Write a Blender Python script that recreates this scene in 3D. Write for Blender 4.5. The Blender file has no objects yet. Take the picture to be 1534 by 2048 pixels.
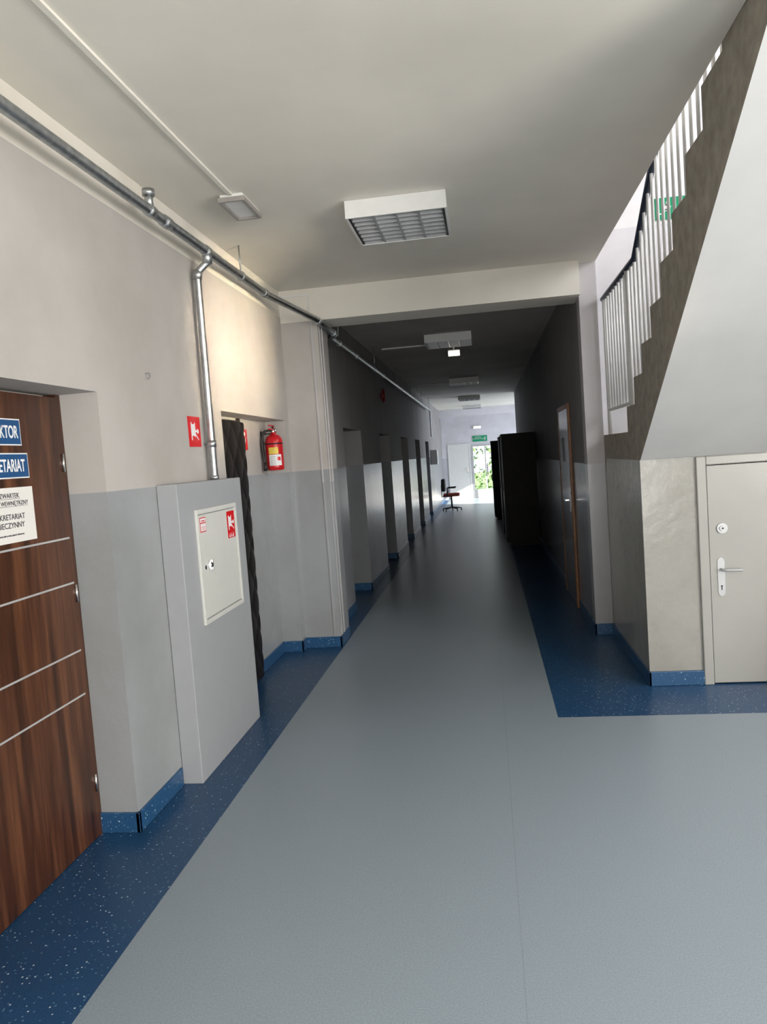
import bpy, bmesh, math, random
from mathutils import Vector, Matrix
random.seed(7)
scene = bpy.context.scene
COL = scene.collection
try:
    scene.view_settings.view_transform = 'Standard'
    scene.view_settings.look = 'None'
except Exception as e:
    print(e)

# ------------------------------------------------------------------ materials
def newmat(name):
    m = bpy.data.materials.new(name); m.use_nodes = True
    nt = m.node_tree
    b = nt.nodes.get('Principled BSDF')
    return m, nt, b
def math_node(nt, op, a, b=None):
    n = nt.nodes.new('ShaderNodeMath'); n.operation = op
    for i, v in enumerate((a, b)):
        if v is None: continue
        if isinstance(v, (int, float)): n.inputs[i].default_value = v
        else: nt.links.new(v, n.inputs[i])
    return n.outputs[0]
def mixc(nt, fac, a, b):
    n = nt.nodes.new('ShaderNodeMix'); n.data_type = 'RGBA'
    if isinstance(fac, (int, float)): n.inputs[0].default_value = fac
    else: nt.links.new(fac, n.inputs[0])
    for idx, v in ((6, a), (7, b)):
        if isinstance(v, (tuple, list)): n.inputs[idx].default_value = (v[0], v[1], v[2], 1)
        else: nt.links.new(v, n.inputs[idx])
    return n.outputs[2]
def position(nt, scale=(1, 1, 1)):
    g = nt.nodes.new('ShaderNodeNewGeometry')
    mp = nt.nodes.new('ShaderNodeMapping'); mp.inputs['Scale'].default_value = scale
    nt.links.new(g.outputs['Position'], mp.inputs[0])
    return g.outputs['Position'], mp.outputs[0]
def noise(nt, vec, scale, detail=4, rough=.55):
    n = nt.nodes.new('ShaderNodeTexNoise'); n.inputs['Scale'].default_value = scale
    n.inputs['Detail'].default_value = detail; n.inputs['Roughness'].default_value = rough
    nt.links.new(vec, n.inputs['Vector']); return n.outputs['Fac']
def flecks(nt, vec, scale, rad, keep):
    v = nt.nodes.new('ShaderNodeTexVoronoi'); v.inputs['Scale'].default_value = scale
    nt.links.new(vec, v.inputs['Vector'])
    s = nt.nodes.new('ShaderNodeSeparateColor'); nt.links.new(v.outputs['Color'], s.inputs[0])
    a = math_node(nt, 'LESS_THAN', v.outputs['Distance'], rad)
    k = math_node(nt, 'LESS_THAN', s.outputs[0], keep)
    return math_node(nt, 'MULTIPLY', a, k)
def ramp(nt, fac, stops):
    r = nt.nodes.new('ShaderNodeValToRGB')
    while len(r.color_ramp.elements) < len(stops): r.color_ramp.elements.new(.5)
    for e, (p, c) in zip(r.color_ramp.elements, stops):
        e.position = p; e.color = (c[0], c[1], c[2], 1)
    nt.links.new(fac, r.inputs[0]); return r.outputs[0]
def bump(nt, b, h, strength=.2, dist=.01):
    n = nt.nodes.new('ShaderNodeBump'); n.inputs['Strength'].default_value = strength
    n.inputs['Distance'].default_value = dist
    nt.links.new(h, n.inputs['Height']); nt.links.new(n.outputs[0], b.inputs['Normal'])
def simple(name, c, rough=.5, metal=0, var=.08, nscale=12, bmp=0, spec=.5):
    m, nt, b = newmat(name)
    pos, mp = position(nt)
    f = noise(nt, mp, nscale)
    lo = tuple(x*(1-var) for x in c); hi = tuple(min(1, x*(1+var)) for x in c)
    nt.links.new(ramp(nt, f, [(.3, lo), (.7, hi)]), b.inputs['Base Color'])
    b.inputs['Roughness'].default_value = rough; b.inputs['Metallic'].default_value = metal
    b.inputs['Specular IOR Level'].default_value = spec
    if bmp: bump(nt, b, noise(nt, mp, 60), bmp, .005)
    return m
def emis(name, c, s):
    m, nt, b = newmat(name)
    b.inputs['Base Color'].default_value = (c[0], c[1], c[2], 1)
    b.inputs['Emission Color'].default_value = (c[0], c[1], c[2], 1)
    b.inputs['Emission Strength'].default_value = s
    return m

UP = (.47, .445, .42); LOW = (.325, .338, .35); CRM = (.74, .70, .63)
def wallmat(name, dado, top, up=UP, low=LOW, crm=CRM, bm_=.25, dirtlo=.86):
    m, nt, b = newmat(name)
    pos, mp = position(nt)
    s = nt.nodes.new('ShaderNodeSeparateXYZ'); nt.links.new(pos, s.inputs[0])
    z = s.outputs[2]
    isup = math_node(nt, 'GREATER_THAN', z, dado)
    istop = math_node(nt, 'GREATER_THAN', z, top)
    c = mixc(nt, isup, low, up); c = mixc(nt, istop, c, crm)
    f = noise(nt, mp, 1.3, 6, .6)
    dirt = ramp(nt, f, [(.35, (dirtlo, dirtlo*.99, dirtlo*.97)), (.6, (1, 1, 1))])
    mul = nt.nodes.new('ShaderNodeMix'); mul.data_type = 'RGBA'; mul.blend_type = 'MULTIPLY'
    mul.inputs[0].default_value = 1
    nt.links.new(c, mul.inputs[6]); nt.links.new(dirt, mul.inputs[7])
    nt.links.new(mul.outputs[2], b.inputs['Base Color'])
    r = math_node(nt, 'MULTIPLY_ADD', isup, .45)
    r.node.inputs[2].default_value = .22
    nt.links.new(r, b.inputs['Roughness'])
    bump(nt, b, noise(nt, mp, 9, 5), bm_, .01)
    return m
m_wall = wallmat('wall_paint', 1.56, 2.88)
m_corr_shade = wallmat('corridor_paint_shaded', 1.56, 9, up=(.28, .27, .27), low=(.25, .26, .28))  # darker copy of the wall paint; corridor dimness is put into the colour
m_corrR_shade = wallmat('corridor_paint_right_shaded', 1.45, 9, up=(.26, .25, .25), low=(.19, .20, .215))  # right wall: shade beyond the beam painted in as darker tones
m_wallR = wallmat('wall_paint_right', 1.45, 9, up=(.54, .52, .525), low=(.39, .39, .40))
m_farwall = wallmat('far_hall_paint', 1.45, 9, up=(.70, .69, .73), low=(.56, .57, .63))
m_closet = wallmat('closet_paint', 9, 10, low=(.37, .362, .335), bm_=.5, dirtlo=.80)
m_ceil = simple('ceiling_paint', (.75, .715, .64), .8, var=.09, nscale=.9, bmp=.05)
m_ceilc_shade = simple('corridor_ceiling_shaded', (.58, .54, .49), .8, var=.1, nscale=1.2, bmp=.05)  # ceiling colour lowered to stand in for the unlit corridor
m_white = simple('white_paint', (.74, .74, .72), .45, var=.03)
m_soffit = simple('soffit_paint', (.60, .60, .595), .6, var=.05, nscale=2, bmp=.1)
m_stairwall = wallmat('stairwell_paint', 3.35, 9, up=(.84, .83, .84), low=(.76, .75, .78))
m_conc = simple('stair_concrete', (.30, .27, .23), .8, var=.22, nscale=14, bmp=.3)
m_blackmetal = simple('dark_metal', (.03, .03, .035), .35, .5)
m_metal = simple('galvanized_steel', (.46, .48, .49), .38, 1, var=.2, nscale=25)
m_chrome = simple('chrome', (.7, .7, .7), .2, 1)
m_red = simple('red_enamel', (.55, .012, .018), .25)
m_redsign = simple('red_sign', (.68, .01, .015), .35, var=.03)
m_bluesign = simple('blue_sign', (.012, .075, .21), .35, var=.03)
m_greensign = simple('green_sign', (.0, .30, .13), .4, var=.03)
m_paper = simple('paper', (.72, .70, .67), .7, var=.02)
m_ink = simple('ink', (.03, .03, .04), .7)
m_signwhite = simple('sign_white', (.80, .80, .80), .5, var=.01)
m_yellow = simple('label_yellow', (.75, .55, .08), .5)
m_rubber = simple('black_rubber', (.012, .012, .012), .5)
m_wardrobe = simple('dark_wardrobe_laminate', (.010, .007, .006), .5, var=.3, spec=.15)
m_greydoor = simple('grey_door_paint', (.385, .38, .355), .3, var=.04, nscale=3, bmp=.05)
m_corrdoor = simple('corridor_door_paint', (.22, .23, .25), .3, var=.05)
m_orange = simple('pine_frame', (.28, .12, .045), .4, var=.2)
m_dull = simple('notice_card', (.25, .25, .25), .5)
m_louver = simple('louver_aluminium', (.50, .51, .52), .4, .3, var=.05)
m_seat = simple('chair_fabric', (.35, .07, .05), .9)
m_blackfab = simple('chair_black', (.02, .02, .022), .7)
m_alu = simple('aluminium_frame', (.6, .6, .6), .35, .3)
m_rail = simple('handrail_blue', (.02, .03, .06), .4)
m_blind = simple('window_pane', (.8, .82, .85), .3)

def leather():
    m, nt, b = newmat('quilted_leather')
    pos, mp = position(nt)
    b.inputs['Base Color'].default_value = (.010, .009, .009, 1)
    b.inputs['Roughness'].default_value = .5
    b.inputs['Specular IOR Level'].default_value = .3
    bump(nt, b, noise(nt, mp, 25, 6), .2, .005)
    return m
m_leather = leather()
def wood(name, c0, c1, c2, rough=.35):
    m, nt, b = newmat(name)
    pos, mp = position(nt, (9, 9, .55))
    f = noise(nt, mp, 2.2, 7, .62)
    nt.links.new(ramp(nt, f, [(.3, c0), (.5, c1), (.72, c2)]), b.inputs['Base Color'])
    b.inputs['Roughness'].default_value = rough
    return m
m_wood = wood('walnut_veneer', (.016, .006, .003), (.062, .021, .009), (.15, .058, .024))
m_wood2 = wood('brown_door', (.02, .009, .005), (.04, .018, .009), (.07, .03, .015), .18)

def floormat():
    m, nt, b = newmat('vinyl_floor')
    pos, mp = position(nt)
    s = nt.nodes.new('ShaderNodeSeparateXYZ'); nt.links.new(pos, s.inputs[0])
    x, y = s.outputs[0], s.outputs[1]
    a = math_node(nt, 'GREATER_THAN', x, -1.33)
    l = math_node(nt, 'LESS_THAN', x, .335)
    yn = math_node(nt, 'LESS_THAN', y, 4.48)
    yf = math_node(nt, 'GREATER_THAN', y, 20.5)
    g = math_node(nt, 'MULTIPLY', a, math_node(nt, 'MAXIMUM', l, math_node(nt, 'MAXIMUM', yn, yf)))
    n1 = noise(nt, mp, 170, 2, .6)
    grey = ramp(nt, n1, [(.3, (.212, .254, .290)), (.5, (.246, .293, .332)), (.7, (.282, .334, .376))])
    blue = ramp(nt, n1, [(.3, (.010, .046, .115)), (.7, (.020, .074, .170))])
    blue = mixc(nt, flecks(nt, mp, 75, .25, .28), blue, (.10, .21, .32))
    blue = mixc(nt, flecks(nt, mp, 50, .17, .32), blue, (.46, .56, .62))
    c = mixc(nt, g, blue, grey)
    ax = math_node(nt, 'ABSOLUTE', math_node(nt, 'SUBTRACT', x, .02))
    seam = math_node(nt, 'LESS_THAN', ax, .002)
    c = mixc(nt, math_node(nt, 'MULTIPLY', seam, .3), c, (.14, .16, .18))
    nt.links.new(c, b.inputs['Base Color'])
    b.inputs['Roughness'].default_value = .32
    b.inputs['Specular IOR Level'].default_value = .38
    return m
m_floor = floormat()
def bluebase():
    m, nt, b = newmat('blue_vinyl_base')
    pos, mp = position(nt)
    n1 = noise(nt, mp, 170, 2, .6)
    blue = ramp(nt, n1, [(.3, (.014, .062, .15)), (.7, (.026, .095, .21))])
    blue = mixc(nt, flecks(nt, mp, 75, .25, .28), blue, (.12, .23, .34))
    blue = mixc(nt, flecks(nt, mp, 50, .17, .32), blue, (.46, .56, .62))
    nt.links.new(blue, b.inputs['Base Color'])
    b.inputs['Roughness'].default_value = .3
    return m
m_base = bluebase()
def foliage():
    m, nt, b = newmat('leaf_green')
    pos, mp = position(nt)
    nt.links.new(ramp(nt, noise(nt, mp, 3), [(.3, (.03, .10, .02)), (.7, (.20, .34, .10))]), b.inputs['Base Color'])
    b.inputs['Roughness'].default_value = .6
    return m
m_leaf = foliage()
m_grass = simple('grass', (.16, .24, .09), .9, var=.3)
def glassm():
    m, nt, b = newmat('door_glass')
    t = nt.nodes.new('ShaderNodeBsdfTransparent'); g = nt.nodes.new('ShaderNodeBsdfGlossy')
    g.inputs['Roughness'].default_value = .03
    mx = nt.nodes.new('ShaderNodeMixShader'); mx.inputs[0].default_value = .08
    nt.links.new(t.outputs[0], mx.inputs[1]); nt.links.new(g.outputs[0], mx.inputs[2])
    nt.links.new(mx.outputs[0], nt.nodes['Material Output'].inputs[0])
    return m
m_glass = glassm()
m_emerg = emis('emergency_lamp_glow', (1, .93, .8), 5)

# ------------------------------------------------------------------ geometry helpers
def link(o): COL.objects.link(o); return o
def mesh_obj(name, bm, mats, parent=None, smooth=False):
    me = bpy.data.meshes.new(name); bm.normal_update(); bm.to_mesh(me); bm.free()
    if not isinstance(mats, (list, tuple)): mats = [mats]
    for m in mats: me.materials.append(m)
    if smooth:
        for p in me.polygons: p.use_smooth = True
    o = bpy.data.objects.new(name, me); link(o)
    if parent: o.parent = parent
    return o
def add_box(bm, b, mi=0):
    x0, x1, y0, y1, z0, z1 = b
    v = [bm.verts.new(p) for p in ((x0,y0,z0),(x1,y0,z0),(x1,y1,z0),(x0,y1,z0),(x0,y0,z1),(x1,y0,z1),(x1,y1,z1),(x0,y1,z1))]
    for f in ((0,3,2,1),(4,5,6,7),(0,1,5,4),(1,2,6,5),(2,3,7,6),(3,0,4,7)):
        fc = bm.faces.new([v[i] for i in f]); fc.material_index = mi
def boxes(name, bl, mat, parent=None, bevel=0):
    bm = bmesh.new()
    for b in bl:
        add_box(bm, b[:6], b[6] if len(b) > 6 else 0)
    o = mesh_obj(name, bm, mat, parent)
    if bevel:
        md = o.modifiers.new('b', 'BEVEL'); md.width = bevel; md.segments = 2; md.limit_method = 'ANGLE'
    return o
def box(name, b, mat, parent=None, bevel=0): return boxes(name, [b], mat, parent, bevel)
def empty(name, loc=(0, 0, 0)):
    o = bpy.data.objects.new(name, None); link(o); o.empty_display_size = .1; return o
def add_cyl(bm, p0, p1, r0, r1=None, seg=20, mi=0, caps=True):
    if r1 is None: r1 = r0
    p0, p1 = Vector(p0), Vector(p1); d = (p1-p0).normalized()
    a = d.orthogonal().normalized(); c = d.cross(a)
    A, B = [], []
    for i in range(seg):
        t = 2*math.pi*i/seg; o = a*math.cos(t)+c*math.sin(t)
        A.append(bm.verts.new(p0+o*r0)); B.append(bm.verts.new(p1+o*r1))
    for i in range(seg):
        j = (i+1) % seg
        f = bm.faces.new((A[i], A[j], B[j], B[i])); f.material_index = mi; f.smooth = True
    if caps:
        f = bm.faces.new(A[::-1]); f.material_index = mi
        f = bm.faces.new(B); f.material_index = mi
def cyls(name, lst, mat, parent=None, seg=20):
    bm = bmesh.new()
    for c in lst:
        add_cyl(bm, c[0], c[1], c[2], c[3] if len(c) > 3 else None, seg)
    return mesh_obj(name, bm, mat, parent)
def tube(name, pts, r, mat, parent=None, bez=False):
    cu = bpy.data.curves.new(name, 'CURVE'); cu.dimensions = '3D'; cu.bevel_depth = r; cu.bevel_resolution = 5
    cu.use_fill_caps = True
    if bez:
        sp = cu.splines.new('NURBS'); sp.points.add(len(pts)-1)
        for p, q in zip(sp.points, pts): p.co = (*q, 1)
        sp.use_endpoint_u = True; sp.order_u = 3
    else:
        sp = cu.splines.new('POLY'); sp.points.add(len(pts)-1)
        for p, q in zip(sp.points, pts): p.co = (*q, 1)
    cu.materials.append(mat)
    o = bpy.data.objects.new(name, cu); link(o)
    if parent: o.parent = parent
    return o
def lathe(name, prof, center, mat, parent=None, seg=32):
    bm = bmesh.new(); rings = []
    for r, z in prof:
        rings.append([bm.verts.new((center[0]+r*math.cos(2*math.pi*i/seg), center[1]+r*math.sin(2*math.pi*i/seg), center[2]+z)) for i in range(seg)])
    for a, b in zip(rings, rings[1:]):
        for i in range(seg):
            j = (i+1) % seg; bm.faces.new((a[i], a[j], b[j], b[i]))
    bm.faces.new(rings[0][::-1]); bm.faces.new(rings[-1])
    return mesh_obj(name, bm, mat, parent, True)
ROT = {'left': Matrix(((0, 0, 1), (1, 0, 0), (0, 1, 0))),      # faces +X, local x -> +Y
       'cam': Matrix(((1, 0, 0), (0, 0, -1), (0, 1, 0))),       # faces -Y
       'right': Matrix(((0, 0, -1), (-1, 0, 0), (0, 1, 0)))}    # faces -X
def text(name, body, loc, face, size, mat, parent=None, align='CENTER', bold=0, sx=1):
    cu = bpy.data.curves.new(name, 'FONT'); cu.body = body; cu.size = size; cu.align_x = align; cu.align_y = 'CENTER'
    cu.extrude = .0004; cu.offset = bold
    cu.materials.append(mat)
    o = bpy.data.objects.new(name, cu); link(o)
    o.matrix_world = Matrix.Translation(loc) @ ROT[face].to_4x4() @ Matrix.Diagonal((sx, 1, 1, 1))
    if parent: o.parent = parent
    return o
def flat(name, polys, loc, face, mat, parent=None, th=.0008):
    bm = bmesh.new(); R = ROT[face]; L = Vector(loc)
    for P in polys:
        bot = [bm.verts.new(L + R @ Vector((x, y, 0))) for x, y in P]
        top = [bm.verts.new(L + R @ Vector((x, y, th))) for x, y in P]
        bm.faces.new(top); bm.faces.new(bot[::-1])
        n = len(P)
        for i in range(n): bm.faces.new((bot[i], bot[(i+1) % n], top[(i+1) % n], top[i]))
    bmesh.ops.recalc_face_normals(bm, faces=bm.faces)
    return mesh_obj(name, bm, mat, parent)
def circ(cx, cy, r, n=20): return [(cx+r*math.cos(2*math.pi*i/n), cy+r*math.sin(2*math.pi*i/n)) for i in range(n)]
def rect(x0, y0, x1, y1): return [(x0, y0), (x1, y0), (x1, y1), (x0, y1)]
def thick(x0, y0, x1, y1, w):
    d = Vector((x1-x0, y1-y0)).normalized(); n = Vector((-d.y, d.x))*w/2
    return [(x0-n.x, y0-n.y), (x1-n.x, y1-n.y), (x1+n.x, y1+n.y), (x0+n.x, y0+n.y)]

# ------------------------------------------------------------------ room shell
CZ = 3.10; YEND = 26.5
box('floor', (-2.3, 4.8, -4.3, YEND+.2, -.12, 0), m_floor)
WL = -1.665; RB = -1.84; CW = -1.49; CR = -1.75
rec = [(7.95, 9.12), (10.75, 11.9), (13.55, 14.7), (16.3, 17.45), (19.1, 20.2)]
L = [(-2.2, WL, -4.2, 2.02, 0, CZ),
     (-2.2, RB-.06, 2.02, 3.12, 0, 2.0), (-2.2, WL, 2.02, 3.12, 2.0, CZ),
     (-2.2, WL, 3.12, 4.68, 0, CZ),
     (-2.2, RB, 4.68, 6.25, 0, 2.0), (-2.2, WL, 4.68, 6.25, 2.0, CZ),
     (-2.2, WL, 6.25, 6.36, 0, CZ),
     (-2.2, -1.346, 6.36, 6.75, 0, 2.83)]
y = 6.75
for a, b in rec:
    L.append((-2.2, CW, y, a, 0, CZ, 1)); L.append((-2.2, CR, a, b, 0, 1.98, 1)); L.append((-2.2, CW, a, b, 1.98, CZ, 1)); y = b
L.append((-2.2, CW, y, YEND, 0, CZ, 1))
boxes('wall_left', L, [m_wall, m_corr_shade])
# ceiling slabs
box('ceiling', (-2.2, .984, -4.2, 6.6, CZ, 3.42), m_ceil)
box('ceiling_hall', (.984, 4.6, -4.2, 2.19, CZ, 3.42), m_ceil)
box('ceiling_corridor', (-2.2, 1.3, 6.6, 20, CZ, 3.42), m_ceilc_shade)
box('ceiling_far_hall', (-2.2, 4.6, 20, YEND+.2, CZ, 3.42), m_ceil)
box('trim_1', (-2.2, .84, 6.36, 6.75, 2.83, CZ), m_ceil)
box('trim_2', (-1.49, 4.0, 25.6, 25.9, 2.86, CZ), m_farwall)
# right wall of corridor
box('wall_right', (.84, 1.3, 6.62, 20, 0, CZ), m_corrR_shade)
box('wall_pillar', (.84, .984, 6.45, 6.62, 0, CZ), m_wallR)
boxes('wall_back', [(-2.2, 4.6, -4.35, -4.2, 0, 6.6)], m_wallR)
boxes('wall_hall', [(4.6, 4.75, -4.2, 6.62, 0, 6.6)], m_wallR)
boxes('wall_stairwell', [(.985, 4.6, 6.5, 6.62, 0, 6.6), (-2.2, .985, 6.5, 6.62, 3.42, 6.6)], m_stairwall)
boxes('wall_upper', [(-2.35, -2.2, -4.2, 6.62, 3.1, 6.6), (-2.35, 4.75, -4.35, 6.62, 6.6, 6.75)], m_stairwall)
# far hall
boxes('wall_far_hall', [(4.0, 4.2, 20, 21.2, 0, CZ), (4.0, 4.2, 21.2, 25.6, 0, .8), (4.0, 4.2, 21.2, 25.6, 2.75, CZ), (4.0, 4.2, 25.6, YEND, 0, CZ),
                         (1.3, 4.2, 19.85, 20, 0, CZ)], m_farwall)
DX0, DX1, DH = -.47, .36, 1.86
boxes('wall_end', [(-2.2, DX0, YEND, YEND+.2, 0, CZ), (DX1, 4.2, YEND, YEND+.2, 0, CZ), (DX0, DX1, YEND, YEND+.2, DH, CZ)], m_farwall)

# baseboards
def baseboard(name, segs, h=.095, t=.01):
    bl = []
    for (xa, ya, xb, yb) in segs:
        bl.append((min(xa, xb)-t, max(xa, xb)+t, min(ya, yb)-t, max(ya, yb)+t, 0, h))
    return boxes(name, bl, m_base, bevel=.004)
bs = [(WL, -4.2, WL, 2.02), (RB, 3.12, WL, 3.12), (WL, 3.12, WL, 3.60), (RB, 5.53, RB, 6.25), (RB, 6.25, WL, 6.25), (WL, 6.25, WL, 6.36),
      (WL, 6.36, -1.346, 6.36), (-1.346, 6.36, -1.346, 6.75), (CW, 6.75, -1.346, 6.75)]
y = 6.75
for a, b in rec:
    bs += [(CW, y, CW, a), (CR, b, CW, b)]; y = b
bs.append((CW, y, CW, YEND))
baseboard('baseboard_left', bs)
baseboard('baseboard_right', [(.84, 8.62, .84, 20), (.84, 6.45, .84, 7.5), (.84, 6.45, .985, 6.45), (.985, 5.03, .985, 6.45), (.985, 5.03, 1.325, 5.03)])

# ------------------------------------------------------------------ walnut office door (left)
d = empty('door_1')
box('leaf', (RB-.045, RB, 2.06, 3.085, .006, 1.985), m_wood, d)
boxes('frame', [(RB-.06, RB-.003, 3.085, 3.12, 0, 2.0), (RB-.06, RB-.003, 2.02, 2.06, 0, 2.0)], m_wood, d)
boxes('silver_inlays', [(RB-.002, RB+.0012, 2.06, 3.08, z-.004, z+.004) for z in (1.37, 1.17, .865, .667)], m_louver, d)
cyls('hinges', [((RB+.004, 3.088, z-.04), (RB+.004, 3.088, z+.04), .006) for z in (.25, 1.12, 1.70)], m_chrome, d)
boxes('handle', [(RB, RB+.01, 2.12, 2.16, .92, 1.12), (RB+.01, RB+.05, 2.13, 2.15, 1.04, 1.06), (RB+.04, RB+.055, 2.13, 2.27, 1.04, 1.06)], m_chrome, d, .003)
def doorsign(name, y0, y1, z0, z1, txt, size, sx):
    e = empty(name)
    box('plate_rim', (RB+.001, RB+.004, y0, y1, z0, z1), m_signwhite, e)
    box('plate', (RB+.004, RB+.0055, y0+.005, y1-.005, z0+.005, z1-.005), m_bluesign, e)
    text('lettering', txt, (RB+.0062, (y0+y1)/2, (z0+z1)/2-.002), 'left', size, m_signwhite, e, bold=.0012, sx=sx)
doorsign('door_sign', 2.54, 2.80, 1.775, 1.88, 'DYREKTOR', .068, .62)
doorsign('door_sign', 2.52, 2.83, 1.645, 1.745, 'SEKRETARIAT', .068, .62)
e = empty('paper_notice')
box('sheet', (RB+.001, RB+.002, 2.545, 2.842, 1.395, 1.61), m_paper, e)
yc = 2.68
for t, zz, s in (('CZWARTEK', 1.578, .026), ('DZIEŃ WEWNĘTRZNY', 1.548, .024), ('SEKRETARIAT', 1.495, .031), ('NIECZYNNY', 1.462, .031), ('Sprawy pilne prosimy zgłaszać telefonicznie', 1.425, .009)):
    text('line', t, (RB+.0025, yc, zz), 'left', s, m_ink, e, bold=.0002)
boxes('underlines', [(RB+.002, RB+.0025, 2.60, 2.755, 1.565, 1.5665), (RB+.002, RB+.0025, 2.56, 2.80, 1.536, 1.5375)], m_ink, e)

# ------------------------------------------------------------------ hydrant box
BX = -1.556
e = empty('hydrant_cabinet')
box('enclosure', (WL+.001, BX, 3.62, 4.62, 0, 1.565), simple('cabinet_grey', (.345, .355, .37), .55, var=.02), e, .004)
m_cabw = simple('cabinet_white', (.64, .64, .60), .35, var=.02)
boxes('door_rim', [(BX, BX+.014, 3.82, 4.46, 1.39, 1.415), (BX, BX+.014, 3.82, 4.46, .79, .815), (BX, BX+.014, 3.82, 3.84, .815, 1.39), (BX, BX+.014, 4.44, 4.46, .815, 1.39)], m_cabw, e, .002)
box('door_panel', (BX, BX+.008, 3.846, 4.434, .821, 1.384), m_cabw, e, .002)
cyls('lock', [((BX+.008, 3.965, 1.10), (BX+.013, 3.965, 1.10), .03), ((BX+.013, 3.965, 1.10), (BX+.022, 3.965, 1.10), .012)], m_chrome, e)
boxes('lock_pull', [(BX+.012, BX+.02, 3.945, 3.953, 1.07, 1.13), (BX+.012, BX+.02, 3.977, 3.985, 1.07, 1.13)], m_chrome, e, .002)
cyls('key_hole', [((BX+.008, 3.90, 1.095), (BX+.0095, 3.90, 1.095), .012)], m_ink, e)
flat('sticker_small', [rect(3.865, 1.29, 3.95, 1.37)], (BX+.0085, 0, 0), 'left', m_redsign, e)
flat('sticker_small_field', [rect(3.870, 1.295, 3.945, 1.365)], (BX+.0095, 0, 0), 'left', m_signwhite, e)
text('sticker_text', 'HYDRANT\nWEWNĘTRZNY', (BX+.0108, 3.9075, 1.345), 'left', .011, m_redsign, e)
boxes('sticker_lines', [(BX+.0104, BX+.0108, 3.88, 3.935, 1.303+i*.007, 1.305+i*.007) for i in range(3)], m_redsign, e)
def hose_picto(x0, y0, s):
    P = [rect(x0+.16*s, y0+.18*s, x0+.24*s, y0+.85*s), rect(x0+.24*s, y0+.34*s, x0+.50*s, y0+.78*s), rect(x0+.50*s, y0+.30*s, x0+.56*s, y0+.84*s),
         thick(x0+.56*s, y0+.52*s, x0+.72*s, y0+.52*s, .08*s), circ(x0+.80*s, y0+.52*s, .09*s), thick(x0+.56*s, y0+.40*s, x0+.84*s, y0+.2*s, .05*s)]
    return P
flat('sticker_hose', [rect(4.29, 1.21, 4.42, 1.37)], (BX+.0085, 0, 0), 'left', m_redsign, e)
flat('hose_symbol', hose_picto(4.29, 1.235, .13), (BX+.0095, 0, 0), 'left', m_signwhite, e)
flat('flames', [[(4.31+i*.03, 1.215), (4.328+i*.03, 1.215), (4.322+i*.03, 1.24)] for i in range(3)], (BX+.0095, 0, 0), 'left', m_signwhite, e)
e = empty('hydrant_sign')
box('plate', (WL+.001, WL+.004, 4.11, 4.285, 1.765, 1.94), m_redsign, e)
flat('hose_symbol', hose_picto(4.12, 1.775, .155), (WL+.0042, 0, 0), 'left', m_signwhite, e)

# ------------------------------------------------------------------ padded leather door
d = empty('door_2')
bm = bmesh.new(); ny, nz = 90, 200; y0, y1, z0, z1 = 4.70, 5.47, .02, 1.97
G = []
for i in range(ny+1):
    row = []
    for j in range(nz+1):
        yy = y0+(y1-y0)*i/ny; zz = z0+(z1-z0)*j/nz
        a = math.pi*(yy/.22+zz/.30); b = math.pi*(yy/.22-zz/.30)
        h = (abs(math.sin(a))*abs(math.sin(b)))**.4*.016
        ed = min((yy-y0), (y1-yy), .035)/.035
        edz = min(zz-z0, z1-zz, .03)/.03
        k = math.sqrt(max(0, 1-(1-min(ed, edz))**2))
        wob = .002*math.sin(zz*23)
        row.append(bm.verts.new((RB+.03+(.032+h)*k, yy+(wob if i == ny else 0), zz)))
    G.append(row)
for i in range(ny):
    for j in range(nz): bm.faces.new((G[i][j], G[i+1][j], G[i+1][j+1], G[i][j+1]))
mesh_obj('quilted_padding', bm, m_leather, d, True)
box('leaf', (RB+.002, RB+.032, 4.70, 5.47, .01, 1.975), m_blackmetal, d)
boxes('frame', [(RB+.001, RB+.02, 5.475, 5.52, 0, 1.998)], m_wood2, d)

# ------------------------------------------------------------------ fire extinguisher
e = empty('fire_extinguisher')
ex, ey, ez = -1.735, 6.10, 1.585
lathe('body', [(.060, 0), (.070, .008), (.072, .03), (.072, .235), (.068, .262), (.052, .285), (.030, .297), (.022, .30), (.022, .315)], (ex, ey, ez), m_red, e)
lathe('valve', [(.018, .31), (.02, .318), (.02, .345), (.012, .35), (.012, .365)], (ex, ey, ez), m_chrome, e, 16)
boxes('levers', [(ex-.012, ex+.012, ey-.11, ey+.02, ez+.335, ez+.345), (ex-.01, ex+.01, ey-.105, ey+.02, ez+.365, ez+.375)], m_red, e, .002)
cyls('gauge', [((ex+.012, ey, ez+.33), (ex+.03, ey, ez+.33), .016)], m_chrome, e)
tube('hose', [(ex-.01, ey-.01, ez+.33), (ex-.05, ey-.05, ez+.34), (ex-.085, ey-.06, ez+.28), (ex-.088, ey-.06, ez+.15), (ex-.075, ey-.06, ez+.06)], .010, m_rubber, e, True)
cyls('nozzle', [((ex-.075, ey-.06, ez+.07), (ex-.070, ey-.065, ez-.0), .011, .016)], m_rubber, e)
def label(name, a0, a1, za, zb, mat, r=.0732):
    bm = bmesh.new(); pr = None
    for i in range(13):
        a = math.radians(a0+(a1-a0)*i/12)
        q = (bm.verts.new((ex+r*math.cos(a), ey+r*math.sin(a), ez+za)), bm.verts.new((ex+r*math.cos(a), ey+r*math.sin(a), ez+zb)))
        if pr: bm.faces.new((pr[0], q[0], q[1], pr[1]))
        pr = q
    mesh_obj(name, bm, mat, e, True)
label('label_white', -115, -30, .04, .13, m_signwhite)
label('label_yellow', -115, -50, .135, .19, m_yellow)
for k in range(5): label('label_print', -105, -70, .052+k*.015, .054+k*.015, m_ink, .0738)
label('label_seal', -60, -38, .08, .11, m_redsign, .0742)
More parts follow.
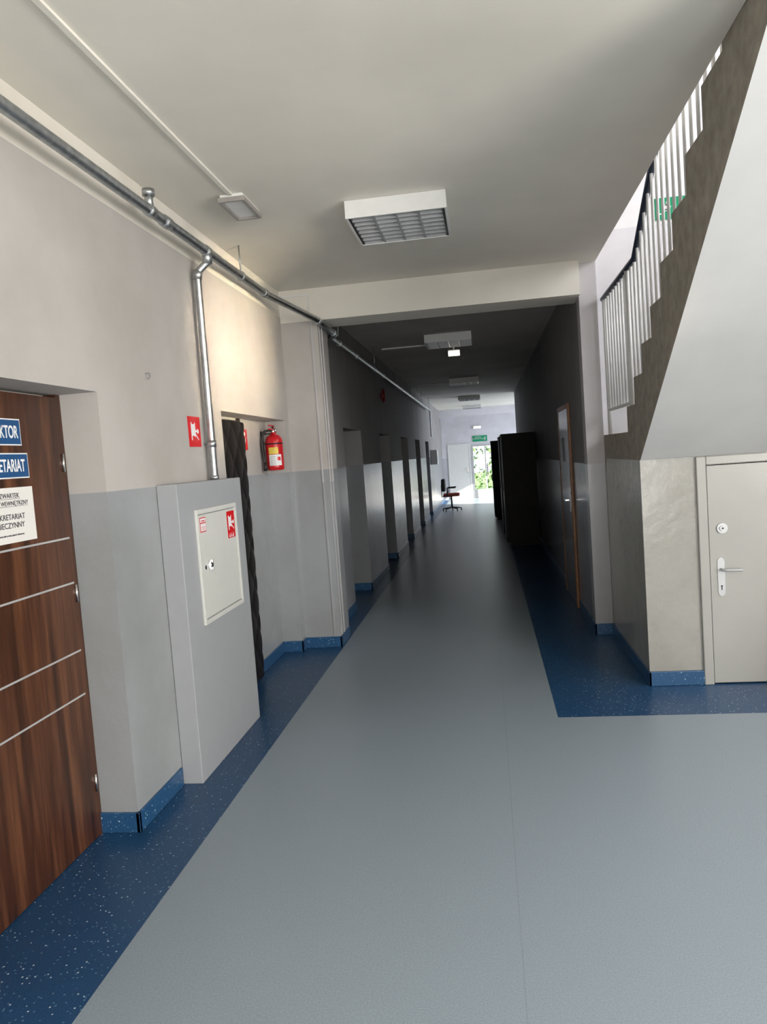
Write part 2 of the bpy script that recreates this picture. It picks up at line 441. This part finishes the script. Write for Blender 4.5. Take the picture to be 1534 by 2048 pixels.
boxes('wall_bracket', [(RB, RB+.012, ey-.02, ey+.02, ez+.1, ez+.33), (RB, ex, ey-.008, ey+.008, ez+.30, ez+.312)], m_blackmetal, e)
cyls('strap', [((ex, ey, ez+.215), (ex, ey, ez+.225), .0745)], m_blackmetal, e, 32)
e = empty('extinguisher_sign')
box('plate', (RB+.001, RB+.004, 5.56, 5.71, 1.76, 1.92), m_redsign, e)
flat('symbol', [rect(5.60, 1.79, 5.63, 1.87), circ(5.65, 1.885, .015), thick(5.64, 1.80, 5.68, 1.86, .01)], (RB+.0042, 0, 0), 'left', m_signwhite, e)

# ------------------------------------------------------------------ pipes
e = empty('sprinkler_pipe')
main = [(-1.54, -4.1, 2.90), (-1.54, 5.55, 2.90), (-1.30, 6.12, 2.79), (-1.30, 6.9, 2.79), (-1.38, 7.1, 2.80), (-1.38, 20.0, 2.80)]
tube('main_run', main, .026, m_metal, e)
cyls('couplings', [((-1.54, a, 2.90), (-1.54, a+.07, 2.90), .031) for a in (.4, 2.2, 3.72, 4.29, 5.45)] + [((-1.30, 6.15, 2.79), (-1.30, 6.2, 2.79), .03), ((-1.30, 6.8, 2.79), (-1.30, 6.86, 2.79), .03)] +
     [((-1.38, a, 2.80), (-1.38, a+.06, 2.80), .03) for a in (8.5, 10.8, 13.2, 15.5, 18)], m_metal, e)
tube('drop_pipe', [(-1.54, 4.325, 2.89), (-1.545, 4.33, 2.84), (-1.615, 4.34, 2.79), (-1.618, 4.34, 1.56)], .022, m_metal, e)
cyls('drop_clamps', [((-1.618, 4.34, 1.76), (-1.618, 4.34, 1.80), .027), ((-1.54, 4.325, 2.90), (-1.544, 4.33, 2.83), .028), ((-1.61, 4.34, 2.80), (-1.618, 4.34, 2.75), .027), ((-1.618, 4.34, 1.565), (-1.618, 4.34, 1.59), .027), ((WL, 4.34, 1.78), (-1.61, 4.34, 1.78), .006)], m_metal, e)
cyls('stub_up', [((-1.54, 3.57, 2.90), (-1.54, 3.57, 3.0), .02), ((-1.54, 3.57, 2.97), (-1.54, 3.57, 3.0), .030), ((-1.54, 3.54, 2.90), (-1.54, 3.60, 2.90), .030)], m_metal, e)
hang = []
for a in (1.0, 2.30, 4.95): hang += [((-1.54, a, 2.93), (-1.54, a, 3.10), .005), ((-1.54, a-.012, 2.90), (-1.54, a+.012, 2.90), .032)]
for a in (7.5, 10, 12.5, 15, 17.5, 19.7): hang += [((-1.38, a, 2.82), (-1.38, a, 3.10), .005), ((-1.38, a-.012, 2.80), (-1.38, a+.012, 2.80), .030)]
cyls('hangers', hang, m_metal, e, 12)
tube('drop_far', [(-1.38, 19.98, 2.80), (-1.38, 20.0, 2.1)], .02, m_metal, e)

e = empty('cable_conduit')
boxes('trunking', [(-1.285, -1.262, -4.2, 4.02, CZ-.012, CZ)], m_ceil, e)
boxes('pilaster_trunking', [(-1.405, -1.393, 6.352, 6.36, .1, 2.82), (-1.346, -1.338, 6.40, 6.415, .1, 2.82), (-1.346, -1.336, 6.50, 6.52, .1, 2.82)], m_wallR, e)
boxes('beam_trunking', [(-1.66, -1.412, 6.350, 6.359, 3.04, 3.052), (-1.412, -1.40, 6.350, 6.359, 2.835, 3.052)], m_white, e)
tube('ceiling_cable', [(-1.30, 10.2, CZ-.012), (-.66, 10.2, CZ-.012)], .012, m_white, e)
tube('ceiling_cable_2', [(-1.30, 15.9, CZ-.012), (-.66, 15.9, CZ-.012)], .012, m_white, e)
e = empty('wall_hook')
tube('hook', [(WL, 3.62, 2.13), (WL+.02, 3.62, 2.13), (WL+.025, 3.62, 2.11), (WL+.02, 3.61, 2.10)], .004, m_metal, e)

# small ceiling lamp
e = empty('ceiling_lamp')
box('base', (-1.335, -1.205, 4.02, 4.33, CZ-.03, CZ), m_white, e, .006)
boxes('bezel', [(-1.345, -1.195, 4.01, 4.028, CZ-.045, CZ-.02), (-1.345, -1.195, 4.322, 4.34, CZ-.045, CZ-.02), (-1.345, -1.327, 4.028, 4.322, CZ-.045, CZ-.02), (-1.213, -1.195, 4.028, 4.322, CZ-.045, CZ-.02)], simple('lamp_bezel', (.30, .28, .26), .4), e, .003)

# ------------------------------------------------------------------ louvre lights
def louver(xc, y0):
    e = empty('louver_ceiling_light')
    w = .29; x0, x1 = xc-w, xc+w; y1 = y0+.58; zb = CZ-.10
    boxes('housing', [(x0, x1, y0, y0+.012, zb, CZ-.001), (x0, x1, y1-.012, y1, zb, CZ-.001), (x0, x0+.012, y0+.012, y1-.012, zb, CZ-.001), (x1-.012, x1, y0+.012, y1-.012, zb, CZ-.001)], m_white, e)
    boxes('reflector', [(x0+.012, x1-.012, y0+.012, y1-.012, CZ-.03, CZ-.002)], m_louver, e)
    boxes('side_gaps', [(x0+.0125, x0+.026, y0+.0125, y1-.0125, zb+.004, CZ-.031), (x1-.026, x1-.0125, y0+.0125, y1-.0125, zb+.004, CZ-.031)], m_blackmetal, e)
    bl = []
    for k in range(1, 4):
        xx = x0+.03+(w*2-.06)*k/4; bl.append((xx-.005, xx+.005, y0+.0125, y1-.0125, zb+.003, zb+.046))
    n = 7
    for k in range(0, n+1):
        yy = y0+.014+(.58-.034)*k/n; bl.append((x0+.0262, x1-.0262, yy, yy+.006, zb+.004, zb+.036))
    boxes('louver_blades', bl, m_louver, e)
    cyls('tubes', [((x0+.03+(w*2-.06)*(k+.5)/4, y0+.03, CZ-.045), (x0+.03+(w*2-.06)*(k+.5)/4, y1-.03, CZ-.045), .012) for k in range(4)], m_signwhite, e, 12)
for xc, yy in ((-.42, 4.35), (-.37, 9.4), (-.33, 15.1), (-.33, 20.0), (-.33, 24.0)): louver(xc, yy)
def emerg(x, y, z, w=.16):
    e = empty('emergency_light')
    box('casing', (x-w/2, x+w/2, y, y+.05, z, z+.09), m_white, e, .004)
    box('lens', (x-w/2+.008, x+w/2-.008, y-.006, y, z+.01, z+.07), m_emerg, e)
    return e
e1 = emerg(-.33, 10.2, CZ-.19)
boxes('bracket', [(-.34, -.32, 10.21, 10.24, CZ-.10, CZ-.0005)], m_white, e1)
emerg(-.22, 26.43, 2.42, .26)

# far exit sign
def running_man(x0, y0, s):
    return [circ(x0+.55*s, y0+.82*s, .09*s, 12), thick(x0+.52*s, y0+.72*s, x0+.42*s, y0+.42*s, .16*s), thick(x0+.42*s, y0+.44*s, x0+.62*s, y0+.28*s, .09*s), thick(x0+.62*s, y0+.30*s, x0+.58*s, y0+.08*s, .08*s),
            thick(x0+.42*s, y0+.42*s, x0+.30*s, y0+.22*s, .09*s), thick(x0+.30*s, y0+.24*s, x0+.10*s, y0+.20*s, .08*s), thick(x0+.52*s, y0+.68*s, x0+.74*s, y0+.56*s, .07*s), thick(x0+.50*s, y0+.70*s, x0+.28*s, y0+.62*s, .07*s)]
e = empty('exit_sign')
box('plate', (-.40, .10, 26.47, 26.495, 1.97, 2.17), m_greensign, e)
text('lettering', 'WYJŚCIE\nEWAKUACYJNE', (-.215, 26.468, 2.09), 'cam', .055, m_signwhite, e)
flat('running_man', running_man(-.05, 1.99, .15), (0, 26.469, 0), 'cam', m_signwhite, e)
# exit sign on the stairwell wall
e = empty('exit_sign')
box('plate', (1.48, 1.77, 6.485, 6.499, 3.38, 3.55), m_greensign, e)
flat('running_man', running_man(1.50, 3.395, .14), (0, 6.484, 0), 'cam', m_signwhite, e)
flat('arrow', [thick(1.72, 3.43, 1.68, 3.49, .02), rect(1.675, 3.49, 1.74, 3.51)], (0, 6.484, 0), 'cam', m_signwhite, e)

# ------------------------------------------------------------------ stairs
SX = .986; Y1 = 5.40; TR = .283; RS = .174; ZL = 1.68
prof = [(6.499, 1.49), (6.499, ZL)]
for k in range(10):
    yk = Y1-k*TR; prof += [(yk, ZL+k*RS), (yk, ZL+(k+1)*RS)]
prof += [(2.2, 3.42), (2.2, 3.10), (2.41, 3.10), (5.02, 1.49)]
bm = bmesh.new()
A = [bm.verts.new((SX, a, b)) for a, b in prof]; B = [bm.verts.new((2.25, a, b)) for a, b in prof]
f = bm.faces.new(A); g = bm.faces.new(B[::-1]); n = len(prof)
for i in range(n): bm.faces.new((A[i], B[i], B[(i+1) % n], A[(i+1) % n]))
bmesh.ops.recalc_face_normals(bm, faces=bm.faces); bm.normal_update()
for fc in bm.faces:
    if fc.normal.z < -.2: fc.material_index = 1
bmesh.ops.triangulate(bm, faces=[f, g])
st = empty('staircase')
mesh_obj('upper_flight', bm, [m_conc, m_soffit], st)
box('landing', (2.25, 4.59, 5.40, 6.499, 1.49, ZL), m_conc, st)
bl = []
for k in range(9):
    yk = 5.40-(9-k)*.283; bl.append((2.45, 4.59, yk, yk+.283, 0, (k+1)*.168))
boxes('lower_flight', bl, m_conc, st)
# railing
r = empty('stair_railing'); RX = 1.03
def railz(y): return 2.78 if y > 5.14 else 2.78+.615*(5.14-y)
def stepz(y):
    if y >= Y1: return ZL
    return ZL+RS*(int((Y1-y)/TR)+1)
bars = []
yy = 6.34
while yy > 2.5:
    zb = 1.88 if yy > 5.42 else stepz(yy+.008)
    bars.append(((RX, yy, zb), (RX, yy, railz(yy)), .0085))
    yy -= .118
cyls('balusters', bars, m_white, r, 12)
boxes('bottom_rail', [(RX-.012, RX+.012, 5.42, 6.38, 1.87, 1.89)], m_white, r)
cyls('posts', [((RX, 6.40, ZL), (RX, 6.40, 2.79), .016), ((RX, 5.42, ZL), (RX, 5.42, 2.79), .016)], m_white, r)
tube('handrail', [(RX, 6.46, 2.79), (RX, 5.14, 2.79), (RX, 2.5, 2.79+.615*2.64)], .021, m_rail, r)

# closet under landing
boxes('wall_closet', [(SX, SX+.1, 5.04, 6.498, 0, 1.489), (SX+.1, 1.345, 5.04, 5.12, 0, 1.489), (2.24, 2.44, 5.04, 5.12, 0, 1.489), (1.345, 2.24, 5.04, 5.12, 1.475, 1.489)], m_closet)
d = empty('door_3')
boxes('frame', [(1.325, 1.385, 5.015, 5.06, 0, 1.485), (2.2, 2.26, 5.015, 5.06, 0, 1.485), (1.385, 2.2, 5.015, 5.06, 1.43, 1.485)], m_greydoor, d, .006)
box('leaf', (1.39, 2.195, 5.03, 5.065, .008, 1.425), m_greydoor, d, .003)
cyls('deadbolt', [((1.47, 5.03, 1.02), (1.47, 5.018, 1.02), .033), ((1.47, 5.018, 1.02), (1.47, 5.010, 1.02), .018)], m_louver, d)
cyls('deadbolt_keyhole', [((1.47, 5.0105, 1.02), (1.47, 5.009, 1.02), .006)], m_ink, d)
plate = [(1.455+.022*math.cos(math.pi*i/8), .80+.03*math.sin(math.pi*i/8)) for i in range(9)] + [(1.455-.022*math.cos(math.pi*i/8), .61-.03*math.sin(math.pi*i/8)) for i in range(9)]
flat('handle_plate', [plate], (0, 5.03, 0), 'cam', m_louver, d, .005)
flat('keyhole', [circ(1.455, .645, .006), rect(1.452, .62, 1.458, .645)], (0, 5.0248, 0), 'cam', m_ink, d)
tube('handle', [(1.455, 5.025, .755), (1.455, 4.985, .755), (1.475, 4.975, .755), (1.57, 4.975, .752)], .009, m_louver, d)

# brown door on the right corridor wall
d = empty('door_4')
boxes('frame', [(.815, .839, 7.54, 7.60, 0, 2.03), (.815, .839, 8.52, 8.58, 0, 2.03), (.815, .839, 7.60, 8.52, 1.98, 2.03)], m_orange, d, .004)
box('leaf', (.82, .839, 7.60, 8.52, .01, 1.98), m_wood2, d)
boxes('handle', [(.812, .82, 7.68, 7.72, .95, 1.15), (.775, .812, 7.69, 7.71, 1.06, 1.08), (.765, .78, 7.69, 7.82, 1.06, 1.08)], m_chrome, d, .003)
boxes('door_plate', [(.816, .82, 8.0, 8.2, 1.45, 1.70)], m_dull, d)

# corridor doors in left recesses
for i, (a, b) in enumerate(rec):
    d = empty('door_%d' % (5+i))
    boxes('frame', [(CR, CR+.03, a+.02, a+.09, 0, 1.97), (CR, CR+.03, b-.09, b-.02, 0, 1.97), (CR, CR+.03, a+.09, b-.09, 1.91, 1.97)], m_wood2, d, .003)
    box('leaf', (CR+.001, CR+.02, a+.092, b-.092, .01, 1.905), m_wood2 if i in (0, 1, 2) else m_corrdoor, d)
    boxes('handle', [(CR+.02, CR+.028, a+.13, a+.17, .92, 1.12), (CR+.028, CR+.06, a+.14, a+.155, 1.04, 1.055), (CR+.05, CR+.062, a+.14, a+.26, 1.04, 1.055)], m_chrome, d, .002)
e = empty('fire_alarm_bell')
cyls('gong', [((CW, 11.2, 2.55), (CW+.03, 11.2, 2.55), .04), ((CW+.03, 11.2, 2.55), (CW+.07, 11.2, 2.55), .11, .085)], simple('bell_red', (.15, .008, .008), .4), e, 28)
e = empty('electrical_box')
box('case', (CW+.001, CW+.18, 20.7, 21.1, 1.35, 1.75), m_white, e, .008)
box('cover', (CW+.18, CW+.187, 20.73, 21.07, 1.38, 1.72), m_white, e, .004)

# ------------------------------------------------------------------ wardrobes
def wardrobe(x0, x1, y0, y1, h):
    e = empty('wardrobe')
    box('carcass', (x0+.02, x1, y0, y1, .06, h-.03), m_wardrobe, e)
    box('plinth', (x0+.05, x1, y0+.01, y1-.01, 0, .06), m_wardrobe, e)
    box('top', (x0-.005, x1, y0-.01, y1+.01, h-.03, h), m_wardrobe, e)
    ym = (y0+y1)/2
    boxes('doors', [(x0, x0+.018, y0+.003, ym-.002, .07, h-.035), (x0, x0+.018, ym+.002, y1-.003, .07, h-.035)], m_wardrobe, e, .002)
    boxes('handles', [(x0-.02, x0, ym-.05, ym-.04, .9, 1.05), (x0-.02, x0, ym+.04, ym+.05, .9, 1.05)], m_blackmetal, e)
wardrobe(.28, .825, 12.7, 13.9, 1.88)
wardrobe(.26, .825, 13.95, 15.1, 1.86)
wardrobe(.14, .80, 17.6, 18.9, 1.84)

# ------------------------------------------------------------------ office chair
e = empty('office_chair'); cx, cyy = -1.02, 21.3
bl = []
for k in range(5):
    a = 2*math.pi*k/5+.3
    bl.append(((cx, cyy, .10), (cx+.27*math.cos(a), cyy+.27*math.sin(a), .065), .025, .015))
cyls('star_base', bl, m_blackfab, e, 10)
cyls('castors', [((cx+.27*math.cos(2*math.pi*k/5+.3)-.015, cyy+.27*math.sin(2*math.pi*k/5+.3), .03), (cx+.27*math.cos(2*math.pi*k/5+.3)+.015, cyy+.27*math.sin(2*math.pi*k/5+.3), .03), .03) for k in range(5)], m_rubber, e, 14)
cyls('gas_lift', [((cx, cyy, .08), (cx, cyy, .42), .025)], m_blackmetal, e)
box('seat', (cx-.22, cx+.24, cyy-.23, cyy+.23, .41, .50), m_seat, e, .035)
box('backrest', (cx-.26, cx-.15, cyy-.21, cyy+.21, .56, .92), m_blackfab, e, .04)
boxes('back_bar', [(cx-.28, cx-.26, cyy-.03, cyy+.03, .43, .75), (cx-.28, cx-.15, cyy-.03, cyy+.03, .40, .42)], m_blackmetal, e)
for s in (-1, 1): tube('armrest', [(cx-.1, cyy+s*.2, .43), (cx-.1, cyy+s*.27, .45), (cx-.1, cyy+s*.27, .66), (cx+.14, cyy+s*.27, .66)], .016, m_blackfab, e)

# ------------------------------------------------------------------ end door, windows, outside
d = empty('door_10')
t = .06
boxes('frame', [(DX0, DX0+t, YEND-.02, YEND+.06, 0, DH), (DX1-t, DX1, YEND-.02, YEND+.06, 0, DH), (DX0+t, DX1-t, YEND-.02, YEND+.06, DH-t, DH), (DX0+t, DX1-t, YEND-.02, YEND+.06, 0, .30), (-.02, .02, YEND-.02, YEND+.04, .30, DH-t)], m_alu, d)
box('glass', (DX0+t, DX1-t, YEND+.01, YEND+.02, .30, DH-t), m_glass, d)
boxes('push_bar', [(.04, .07, YEND-.06, YEND-.03, .8, 1.2), (.045, .065, YEND-.04, YEND, .85, .87), (.045, .065, YEND-.04, YEND, 1.13, 1.15)], m_blackmetal, d)
d = empty('door_11')
boxes('frame', [(-1.30, -1.25, YEND-.03, YEND, 0, 1.92), (-.56, -.51, YEND-.03, YEND, 0, 1.92), (-1.25, -.56, YEND-.03, YEND, 1.87, 1.92)], m_white, d)
box('leaf', (-1.25, -.56, YEND-.02, YEND, .01, 1.87), m_white, d)
boxes('handle', [(-.66, -.62, YEND-.03, YEND-.02, .9, 1.1), (-.76, -.64, YEND-.06, YEND-.045, 1.0, 1.015), (-.65, -.64, YEND-.05, YEND-.03, 1.0, 1.015)], m_chrome, d)
w = empty('window_1')
bl = [(4.05, 4.12, 21.2, 25.6, .8, .86), (4.05, 4.12, 21.2, 25.6, 2.69, 2.75)]
for yy in (21.2, 22.65, 24.1, 25.54): bl.append((4.05, 4.12, yy, yy+.06, .86, 2.69))
boxes('frame', bl, m_white, w)
# windows of the entrance hall
def window(name, axis, c, a0, a1, z0, z1, n):
    w = empty(name)
    def bx(u0, u1, d0, d1, za, zb):
        return (c+d0, c+d1, u0, u1, za, zb) if axis == 'x' else (u0, u1, c+d0, c+d1, za, zb)
    D = (-.05, -.001) if axis == 'x' else (.001, .05)
    P = (-.02, -.001) if axis == 'x' else (.001, .02)
    bl = [bx(a0, a1, *D, z0, z0+.06), bx(a0, a1, *D, z1-.06, z1)]
    for i in range(n+1):
        u = a0+(a1-a0-.06)*i/n; bl.append(bx(u, u+.06, *D, z0+.06, z1-.06))
    boxes('frame', bl, m_white, w)
    box('pane', bx(a0+.06, a1-.06, *P, z0+.06, z1-.06), m_blind, w)
window('window_2', 'x', 4.6, -2.6, 1.6, .9, 2.7, 3)
window('window_3', 'y', -4.2, -.6, 2.8, .1, 2.6, 3)
window('window_4', 'x', 4.6, 2.9, 5.9, 3.4, 5.6, 3)

box('ground', (-25, 30, YEND+.2, 60, -.2, -.05), m_grass)
bm = bmesh.new()
for i in range(6500):
    c = Vector((random.uniform(-5, 5), random.uniform(30, 33.5), random.uniform(0, 4.5)))
    s = random.uniform(.05, .13)
    q = Matrix.Rotation(random.uniform(0, 6.28), 3, Vector((random.random()-.5, random.random()-.5, random.random()-.5)).normalized())
    bm.faces.new([bm.verts.new(c+q @ Vector(p)*s) for p in ((-1, 0, 0), (0, -.5, .1), (1, 0, 0), (0, .5, .1))])
h = empty('garden_hedge')
mesh_obj('leaves', bm, m_leaf, h)
cyls('trunks', [((x, 31.8, -.05), (x+.3, 31.8, 4.2), .12, .05) for x in (-4, -1.3, .8, 3.2)], simple('bark', (.08, .05, .03), .9), h, 10)

# ------------------------------------------------------------------ lights
def area(name, loc, tgt, sx, sy, power, color, spread=180):
    l = bpy.data.lights.new(name, 'AREA'); l.shape = 'RECTANGLE'; l.size = sx; l.size_y = sy; l.energy = power; l.color = color
    l.spread = math.radians(spread)
    o = bpy.data.objects.new(name, l); link(o); o.location = loc
    o.rotation_euler = (Vector(tgt)-Vector(loc)).to_track_quat('-Z', 'Y').to_euler(); return o
area('window_light_hall', (4.4, -.5, 1.8), (0, 0, 2.3), 4.0, 1.7, 410, (1, .97, .925))
area('window_light_entrance', (1.1, -4.0, 1.4), (.4, 0, 3.6), 3.3, 2.2, 185, (1, .975, .94), 150)
area('warm_patch_fill', (4.4, 1.0, .85), (-1.66, 5.15, 2.4), .3, .25, 9, (1, .82, .55), 14)  # added lamp, stands in for reflected sun on the left wall
area('window_light_stair', (4.5, 4.4, 4.5), (0, 5, 4.2), 2.9, 2.1, 260, (.97, .97, 1))
area('window_light_far', (3.95, 23.4, 1.8), (0, 23.4, 1.4), 4.3, 1.8, 150, (.85, .88, 1))
s = bpy.data.lights.new('sun', 'SUN'); s.energy = 24; s.angle = .01; s.color = (1, .94, .82)
so = bpy.data.objects.new('sun', s); link(so); so.location = (10, 10, 12)
so.rotation_euler = Vector((-.80, .42, -.38)).to_track_quat('-Z', 'Y').to_euler()
w = bpy.data.worlds.new('world'); scene.world = w; w.use_nodes = True
bg = w.node_tree.nodes['Background']; bg.inputs[0].default_value = (.80, .88, 1, 1); bg.inputs[1].default_value = 2.5

# ------------------------------------------------------------------ camera
F = 1500.0
Yc = Vector((203, 122, -F)).normalized()
zc = (-.072*Yc.x+Yc.y)/(-Yc.z)
Zc = Vector((-.072, 1, zc)).normalized()
Xc = Yc.cross(Zc)
R = Matrix((Xc, Yc, Zc))
cam = bpy.data.cameras.new('camera'); co = bpy.data.objects.new('camera', cam); link(co)
cam.sensor_fit = 'VERTICAL'; cam.sensor_height = 36; cam.lens = F/2048*36; cam.clip_start = .05; cam.clip_end = 200
co.matrix_world = Matrix.Translation((0, 0, 1.62)) @ R.to_4x4()
scene.camera = co
